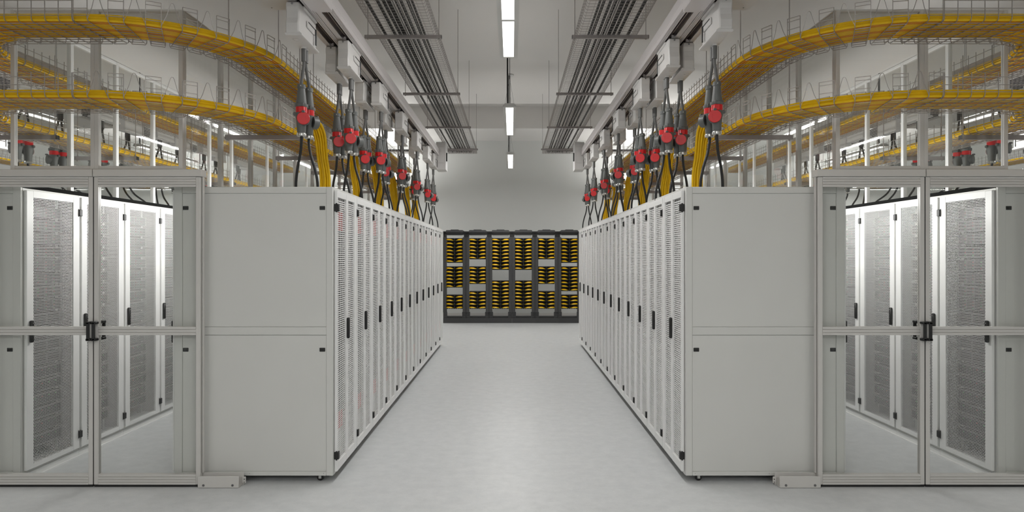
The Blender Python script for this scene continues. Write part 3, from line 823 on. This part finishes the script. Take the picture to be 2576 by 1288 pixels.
BOXY = {('left', 'inner'): [5.6, 6.88, 8.22, 9.49, 10.69, 11.45], ('left', 'outer'): [4.79, 5.76, 6.79, 7.88, 9.0, 10.2],
        ('right', 'inner'): [5.56, 6.71, 8.09, 9.33, 10.5, 11.4], ('right', 'outer'): [4.72, 5.66, 6.68, 7.77, 8.9, 10.05]}
BOXN = {'outer': [5.0, 6.2, 7.35, 8.57, 9.8, 11.0], 'inner': [5.7, 6.89, 8.1, 9.3, 10.5, 11.4]}
BXX = {'inner': -1.44, 'outer': -1.59}
ZB = 1.6+HC
XMB = -.033
for side, mir in SIDES:
    for rl in ('inner', 'outer'):
        x0, x1 = RAILS[rl]; xc = (x0+x1)/2
        thing('busway_rail', '%s white busway rail above the %s centre-aisle rack row' % (rl, side), 'busway', (xc if not mir else 2*XMB-xc, 0, ZR), rparts[rl], mir, 'busway rails above the %s racks' % side)
        for i, y in enumerate(BOXY[(side, rl)]):
            xb = BXX[rl]; X = xb if not mir else 2*XMB-xb
            thing('tap_off_box', '%s white tap-off box from the front on the %s busway rail, %s row' % (ORD[i], rl, side), 'tap-off box', (X, y, ZB), BX, mir, 'tap-off boxes on the %s %s rail' % (side, rl))
            thing('power_plug', 'grey plug with red cap under %s box of the %s rail, %s row' % (ORD[i], rl, side), 'power plug', (X, y, ZB), LA, mir, 'red-capped plugs of the %s row' % side)
            thing('power_plug', 'rear plug of the pair under %s box of the %s rail, %s row' % (ORD[i], rl, side), 'power plug', (X, y+.047, ZB), LB, mir, 'rear plugs of the %s row' % side)
    # joint box on the inner rail, feed box on the outer rail, end feed box at the far end
    j = MB(-1.415, 4.4, ZR).m('rail'); j.cbox(-1.496, -1.334, 4.1, 4.66, ZR-.03, ZR+.15, .006); j.cbox(-1.478, -1.352, 4.05, 4.71, ZR-.022, ZR+.14, .004)
    solo('joint_box', 'grey joint sleeve round the inner busway rail, top edge, %s row' % side, 'joint box', (-1.415 if not mir else 2*XMB+1.415, 4.4, ZR), j.mesh('joint_box'), mir)
    j = MB(-1.75, 4.3, ZR).m('boxw'); j.cbox(-1.86, -1.6405, 3.85, 4.75, ZR+.01, ZR+.42, .006); j.m('screw').cyl((-1.80, 4.70, ZR+.008), (-1.80, 4.70, ZR+.012), .005, n=8); j.cyl((-1.68, 4.70, ZR+.008), (-1.68, 4.70, ZR+.012), .005, n=8)
    solo('feed_box', 'big white feed box at the front end of the %s outer busway' % side, 'feed box', (-1.75 if not mir else 2*XMB+1.75, 4.3, ZR), j.mesh('feed_box'), mir)
    e1 = MB(-1.32, 11.75, ZR).m('boxw'); e1.cbox(-1.405, -1.225, 11.6, 11.92, 1.595+HC, 2.11+HC, .006); e1.cbox(-1.385, -1.26, 11.592, 11.6, 1.72+HC, 2.02+HC, .004)
    e2 = MB(-1.32, 11.75, ZR).m('black').cbox(-1.2245, -1.205, 11.66, 11.70, 1.76+HC, 1.92+HC, .006)
    thing('end_feed_box', 'white switch box at the far end of the %s busway rails' % side, 'switch box', (-1.32 if not mir else 2*XMB+1.32, 11.75, ZR), [P('box_housing', e1.mesh('end_housing')), P('switch_handle', e2.mesh('switch_handle'), label='black switch handle')], mir)
    # the row beyond the glass corridor carries the same busway, turned the other way
    for rl in ('inner', 'outer'):
        x0, x1 = RAILS[rl]; xc = (x0+x1)/2
        X = (-6.39 - xc) if not mir else (6.35 + xc)
        thing('busway_rail', '%s busway rail above the perforated racks beyond the %s glass' % (rl, side), 'busway', (X, 0, ZR), rparts[rl], not mir, 'busway rails beyond the %s glass' % side)
        for i, y in enumerate(BOXN[rl]):
            xb = BXX[rl]; X = (-6.39 - xb) if not mir else (6.35 + xb)
            for nm, lb, ct, yy, pp, gp in (('tap_off_box', '%s tap-off box on the %s rail over perforated racks, %s side', 'tap-off box', y, BX, 'tap-off boxes beyond the %s glass'),
                    ('power_plug', 'plug under %s box of the %s rail over perforated racks, %s side', 'power plug', y, LEAN[rl][0], 'plugs beyond the %s glass'),
                    ('power_plug', 'rear plug under %s box of %s rail over perforated racks, %s side', 'power plug', y-.047, LEAN[rl][1], 'plugs beyond the %s glass')):
                thing(nm, lb % (ORD[i], rl, side), ct, (X, yy, ZB), pp, mir, gp % side).rotation_euler = (0, 0, math.pi)
    thing('busway_rail', 'busway rail over the farthest %s rack row' % side, 'busway', (-7.61 if not mir else 7.57, 0, ZR), rparts['inner'], mir, 'busway rails of the farthest rows')
    X = -7.64 if not mir else 7.60
    for i in (6, 7, 8):
        rack(i, -7.38 if not mir else 7.34, mir, '%s white rack of the farthest %s row, under the yellow basket' % (ORD[i-6], side), 'racks of the farthest %s row' % side, True, False, 2)
    for i, y in enumerate((9.3,)):
        thing('tap_off_box', '%s white tap-off box of the farthest row at the %s picture edge' % (ORD[i], side), 'tap-off box', (X, y, ZB), BX, mir, 'tap-off boxes of the farthest %s row' % side)
        thing('power_plug', 'grey plug under %s tap-off box of the farthest %s row' % (ORD[i], side), 'power plug', (X, y, ZB), LA, mir, 'plugs of the farthest %s row' % side)

# ------------------------------------------------------------------ cold-aisle glass: sliding doors, transom, side walls, roof
YD = 4.575
XD = -3.055
DZ1 = (644-445)/344.5 + HC
def leaf_parts(x0, x1, handle_right):
    f = MB((x0+x1)/2, YD, 0).m('frame')
    ya, yb = YD, YD+.038
    st = .032
    zt, zr = DZ1, DZ1-.073
    zb0, zb1 = .018, .092
    zm0, zm1 = HC+(644-843)/344.5, HC+(644-822)/344.5
    f.cbox(x0, x0+st, ya, yb, zb0, zt, .003); f.cbox(x1-st, x1, ya, yb, zb0, zt, .003)
    def ribbed(z0, z1, n):
        f.box(x0+st, x1-st, ya+.006, yb, z0, z1)
        g_ = .0055; s = (z1-z0-(n-1)*g_)/n
        for k in range(n):
            z = z0+k*(s+g_)
            f.box(x0+st, x1-st, ya+.0005, ya+.006, z, z+s)
    ribbed(zr, zt, 4); ribbed(zm0, zm1, 3); ribbed(zb0, zb1, 4)
    gu = MB((x0+x1)/2, YD, 0).m('glass').box(x0+st, x1-st, ya+.016, ya+.022, zm1, zr).mesh('upper_pane')
    gd = MB((x0+x1)/2, YD, 0).m('glass').box(x0+st, x1-st, ya+.016, ya+.022, zb1, zm0).mesh('lower_pane')
    sl = MB((x0+x1)/2, YD, 0).m('rubber').box(x0+.002, x1-.002, ya+.004, yb-.004, .0015, zb0-.0005)
    if handle_right: sl.box(x1+.0003, x1+.0075, ya+.006, yb-.006, zb0, zt)
    h = MB((x0+x1)/2, YD, 0).m('black')
    hx = x1-.008 if handle_right else x0+.024
    hw = .0115
    za, zb_ = HC+(644-856)/344.5, HC+(644-808)/344.5
    for yy, d in ((ya-.045, 1), (yb+.033, -1)):
        h.cbox(hx-hw, hx+hw, yy, yy+.012*1, za+.004, zb_-.004, .003)
        for z in (za, zb_-.018):
            h.cbox(hx-hw-.004, hx+hw+.004, min(yy, ya if d > 0 else yb), max(yy+.012, ya-.0005 if d > 0 else yy+.012), z, z+.018, .003)
    return [P('door_frame', f.mesh('door_frame')), P('upper_pane', gu), P('lower_pane', gd), P('rubber_seal', sl.mesh('rubber_seal'), label='black rubber seal'), P('pull_handle', h.mesh('pull_handle'), label='black pull handle')]
xl0, xl1, xr0, xr1 = -3.843, XD-.004, XD+.004, -2.275
leafL, leafR = leaf_parts(xl0, xl1, True), leaf_parts(xr0, xr1, False)
hd = MB(XD, YD, DZ1).m('frame')
hd.cbox(-3.86, XD-.003, YD-.012, YD+.075, DZ1+.002, HC+.632, .003); hd.cbox(XD+.003, -2.262, YD-.012, YD+.075, DZ1+.002, HC+.632, .003)
hd.m('inside')
for x in (-3.62, -3.2, -2.93, -2.5): hd.box(x-.02, x+.02, YD-.0128, YD-.0118, DZ1+.003, DZ1+.007)
header_me = hd.mesh('door_header')
jb = MB(-2.26, YD, 0).m('frame'); jb.cbox(-2.2695, -2.2625, YD+.02, YD+.045, .095, DZ1+.0015, .002)
jamb_me = jb.mesh('door_jamb')
tr = MB(-2.13, YD, 0).m('frame')
xa, xb = -2.283, -1.985
tr.cbox(xa, xb, YD-.02, YD-.014, 0.002, .086, .002); tr.box(xa, xb, YD-.014, YD+.04, .002, .006); tr.box(xa, xb+.012, YD+.04, YD+.045, .002, .092)
tr.m('screw'); tr.cyl((xa+.042, YD-.022, .02), (xa+.042, YD-.0195, .02), .009, n=12); tr.cyl((xb-.045, YD-.022, .02), (xb-.045, YD-.0195, .02), .009, n=12)
tr_me = tr.mesh('guide_channel')
tb = MB(-2.13, YD, 0).m('frame'); tb.cbox(xb+.0005, xb+.03, YD+.03, YD+.036, .018, .066, .002); tb.m('black'); tb.cyl((xb+.02, YD+.0285, .047), (xb+.02, YD+.0305, .047), .004, n=8); tb.cyl((xb+.02, YD+.0285, .026), (xb+.02, YD+.0305, .026), .003, n=8)
tab_me = tb.mesh('slotted_tab')
ZT0, ZT1 = HC+.633, HC+1.80
def panel_parts(axis, a0, a1, c0, c1, z0, z1, s=.024, btm=.024, top=.03, m='frame'):
    """glazed frame; axis 'x' runs across, 'y' runs along the aisle"""
    o = ((a0+a1)/2, (c0+c1)/2, 0) if axis == 'x' else ((c0+c1)/2, (a0+a1)/2, 0)
    f = MB(*o).m(m); g_ = MB(*o).m('glass')
    def bx(b, p0, p1, q0, q1, r0, r1, ch=.003):
        fn = b.cbox if ch else b.box
        args = (p0, p1, q0, q1, r0, r1) if axis == 'x' else (q0, q1, p0, p1, r0, r1)
        if ch: b.cbox(*args, c=ch)
        else: b.box(*args)
    bx(f, a0, a0+s, c0, c1, z0, z1); bx(f, a1-s, a1, c0, c1, z0, z1)
    bx(f, a0+s, a1-s, c0, c1, z1-top, z1); bx(f, a0+s, a1-s, c0, c1, z0, z0+btm)
    m_ = (c0+c1)/2
    bx(g_, a0+s, a1-s, m_-.003, m_+.003, z0+btm, z1-top, 0)
    return [P('panel_frame', f.mesh('panel_frame')), P('glass_pane', g_.mesh('glass_pane'))], o
roof = MB(-3.035, 8.3, ZT1).m('roof'); roof.cbox(-3.66, -2.41, 4.60, 12.0, ZT1+.001, ZT1+.012, .003)
roof_me = roof.mesh('corridor_roof')
XMD = -.02
for side, mir in SIDES:
    def LX(x): return x if not mir else 2*XMD-x
    cxl, cxr = (xl0+xl1)/2, (xr0+xr1)/2
    n1, n2 = ('left', 'right')
    inn, out = 'leaf next to the centre-aisle racks', 'leaf at the picture edge'
    thing('glass_sliding_door', 'glass sliding door leaf at the picture edge, %s side' % side, 'glass door', (LX(cxl), YD, 0), leafL, mir, 'glass sliding door leaves')
    thing('glass_sliding_door', 'glass sliding door leaf beside the closed end panel of the %s racks' % side, 'glass door', (LX(cxr), YD, 0), leafR, mir, 'glass sliding door leaves')
    solo('sliding_track', 'flat grey rail box above the %s glass sliding doors' % side, 'door track', (LX(XD), YD, DZ1), header_me, mir)
    solo('closing_strip', 'slim upright strip between %s glass door and rack end panel' % side, 'door jamb', (LX(-2.26), YD, 0), jamb_me, mir)
    thing('floor_guide', 'small white screwed floor guide box by the %s glass door' % side, 'floor guide', (LX(-2.13), YD, 0), [P('guide_channel', tr_me), P('slotted_tab', tab_me)], mir)
    for k, (a0, a1) in enumerate(((-3.67, XD), (XD, -2.41))):
        parts, o = panel_parts('x', a0, a1, YD+.012, YD+.047, ZT0, ZT1, s=.03, btm=.026, top=.014)
        thing('transom_glazing', '%s glazed panel above the %s glass sliding doors' % ('outer' if k == 0 else 'inner', side), 'glass panel', (LX(o[0]), o[1], 0), parts, mir, 'glazed panels above the %s doors' % side)
    for i in range(12):
        y0 = Y_ROW-.05 + .6*i
        p1, o1 = panel_parts('y', y0, y0+.6, -2.448, -2.412, RH+.001, ZT1, s=.018)
        p2, o2 = panel_parts('y', y0, y0+.6, -3.70, -3.664, RH+.001, ZT1, s=.018, m='door')  # lighter paint puts the corridor light into the colour of these frames
        thing('corridor_glazing', '%s glazed wall panel from the front above the %s centre-aisle racks' % (ORD[i], side), 'glass panel', (LX(o1[0]), o1[1], 0), p1, mir, 'glazed wall panels above the %s racks' % side)
        thing('corridor_glazing', '%s glazed wall panel above the perforated racks, %s side' % (ORD[i], side), 'glass panel', (LX(o2[0]), o2[1], 0), p2, mir, 'glazed wall panels above the %s perforated racks' % side)
    solo('corridor_canopy', 'white roof panel over the %s glass corridor' % side, 'roof panel', (LX(-3.035), 8.3, ZT1), roof_me, mir, None, 'thing')
    # added lamps tucked at the rack-top edge, standing in for unseen corridor lights
    for k, y in enumerate((5.02, 7.2, 9.4)):
        hs = MB(-2.58, y, RH).m('fixt').prism([(-2.600, RH-.062), (-2.558, RH-.070), (-2.556, RH-.008), (-2.50, RH-.008+.0085), (-2.50, RH+.004), (-2.600, RH+.0005)], y, y+2.0)
        df = MB(-2.58, y, RH).m('lamp').prism([(-2.6005, RH-.060), (-2.6005, RH-.003), (-2.605, RH-.006), (-2.605, RH-.057)], y+.02, y+1.98)
        t = thing('corridor_standin_lamp', 'hidden stand-in strip lamp along the rack-top edge inside %s glass corridor' % side, 'lamp', (LX(-2.58), y, RH), [P('lamp_housing', hs.mesh('strip_housing')), P('diffuser', df.mesh('strip_diffuser'))], mir, 'stand-in strip lamps inside the %s glass corridor' % side)
        sg = -1 if mir else 1
        area(t, (-.027*sg, 1.0, -.031), .05, 1.93, 122.0, (0, sg*R(77), 0))

# ------------------------------------------------------------------ fibre frames at the end of the aisle
YFR = 15.79; FP = .577
def ZP(y): return HC + (644-y)/99.9
def fibre_frame_parts():
    d = .36
    f = MB().m('odfd'); w = FP/2
    for sx in (-1, 1):
        f.box(sx*w*.998, sx*(w-.055), 0, d, 0.10, ZP(585)); 
    f.box(-w, w, 0, d, ZP(590), ZP(582)); 
    for sx in (-1, 1):
        for k in range(40): f.box(sx*(w-.055), sx*(w-.062), .02, .05, .2+k*.052, .225+k*.052)
    up = f.mesh('upright_frame')
    b = MB().m('odf'); b.box(-w+.001, w-.001, -.02, d, 0.0, .13); b.m('odfd').box(-w+.06, w-.06, .0, d-.02, .13, .15)
    for sx in (-1, 1): b.m('odf').cbox(sx*(w-.001), sx*(w-.10), -.01, .02, .13, .28, .004); b.m('odfd').cyl((sx*(w-.05), -.012, .20), (sx*(w-.05), -.01, .20), .012, n=8)
    base = b.mesh('base')
    c = MB().m('odf')
    c.prism([(-.218, 0), (.218, 0), (.218, .045), (.20, .06), (.10, .06), (.095, .075), (-.095, .075), (-.10, .06), (-.20, .06), (-.218, .045)], -.04, d*.9)
    c.v = [(x, y, z+ZP(585)) for x, y, z in c.v]
    c.m('odfd').box(-.20, .20, -.02, .0, ZP(590)-.02, ZP(585))
    cap = c.mesh('top_trough')
    m_ = MB().m('odf')
    zA, zB = ZP(785), ZP(597)
    for sx in (-1, 1):
        m_.cbox(sx*(w-.0005), sx*(w-.080), -.09, -.002, zA, zB, .006)
        m_.box(sx*(w-.020), sx*(w-.024), -.092, -.09, zA+.02, zB-.02)
        m_.m('odfd').box(sx*(w-.05), sx*(w-.02), -.092, -.09, zB-.03, zB-.018); m_.m('odf')
    mg = m_.mesh('cable_manager')
    return [P('upright_frame', up), P('base', base), P('top_trough', cap), P('cable_manager', mg, label='charcoal cable managers down both edges')]
FFP = fibre_frame_parts()
def patch_parts():
    t = MB().m('odfd')
    t.box(-.213, .213, .005, .26, -.022, -.016); t.box(-.213, .213, .10, .26, -.022, .036)
    t.prism([(-.213, .005), (.213, .005), (.19, -.035), (.08, -.055), (-.08, -.055), (-.19, -.035)], -.024, -.019, 'z')
    t.box(-.012, .012, -.03, .1, -.018, .03)
    t.box(-.213, .213, .0, .26, .036, .040); t.box(-.213, .213, .20, .205, -.0449, .0445)
    t.m('odf')
    for k in range(9): t.box(-.19+k*.045, -.165+k*.045, -.002, .004, -.040, -.026)
    tray = t.mesh('patch_tray')
    rnd = random.Random(2)
    cords = []
    for sx in (-1, 1):
        c = MB()
        for k in range(9):
            f_ = k/8
            c.m('cord' if k < 6 else 'amber')
            zk = -.012+.0032*k + rnd.uniform(-.0008, .0008); yk = .004*k
            c.tube(smooth_path([(sx*.214, .0+yk, -.022+zk*.3), (sx*.205, -.035+yk, .002+zk*.5), (sx*.165, -.056+yk, .005+zk), (sx*.105, -.054+yk, .002+zk*.95), (sx*(.055+.003*k), -.036+yk, -.004+zk*.75), (sx*(.026+.006*k), .02+yk, -.006+zk*.5)], 3), .0052, 5)
        cords.append(P('patch_cords', c.mesh('patch_cords')))
    return [P('patch_tray', tray)] + cords
PP = patch_parts()
ROWS = [list(range(0, 7))+list(range(8, 14))+list(range(16, 20)), list(range(0, 6))+list(range(8, 13))+list(range(15, 20)), list(range(0, 9))+list(range(12, 20)),
        list(range(0, 9))+list(range(12, 20)), list(range(0, 6))+list(range(8, 13))+list(range(15, 20)), list(range(0, 7))+list(range(8, 15))+list(range(16, 20))]
FN = ['leftmost', 'second from the left', 'third from the left', 'third from the right', 'second from the right', 'rightmost']
for c in range(6):
    x = (c-2.5)*FP
    thing('fibre_rack', 'black open fibre frame at the aisle end, %s of six' % FN[c], 'equipment frame', (x, YFR, 0), FFP, False, 'black fibre frames at the aisle end')
    for j, k in enumerate(ROWS[c]):
        z = ZP(603.3+8.94*k)
        thing('patch_panel', '%s patch shelf from the top with yellow cords, %s frame' % (ORD[j], FN[c]), 'patch panel', (x, YFR, z), PP, False, 'patch shelves in the %s frame' % FN[c])

# ------------------------------------------------------------------ camera and view
cam = bpy.data.cameras.new('camera'); cam.sensor_width = 36; cam.sensor_fit = 'HORIZONTAL'; cam.lens = F_PX/2576*36
cam.clip_start = .05; cam.clip_end = 100
co = bpy.data.objects.new('camera', cam); COL.objects.link(co); co.location = (0, 0, HC); co.rotation_euler = (R(90), 0, 0)
SC.camera = co
w = bpy.data.worlds.new('world'); SC.world = w; w.use_nodes = True
w.node_tree.nodes['Background'].inputs[0].default_value = (0.9, 0.92, 1, 1); w.node_tree.nodes['Background'].inputs[1].default_value = 0.0
SC.view_settings.view_transform = 'Standard'; SC.view_settings.look = 'None'; SC.view_settings.gamma = 1; SC.view_settings.use_curve_mapping = False
SC.view_settings.exposure = 0.0
cy = SC.cycles
cy.max_bounces = 9; cy.diffuse_bounces = 5; cy.glossy_bounces = 4; cy.transparent_max_bounces = 24
cy.caustics_reflective = False; cy.caustics_refractive = False
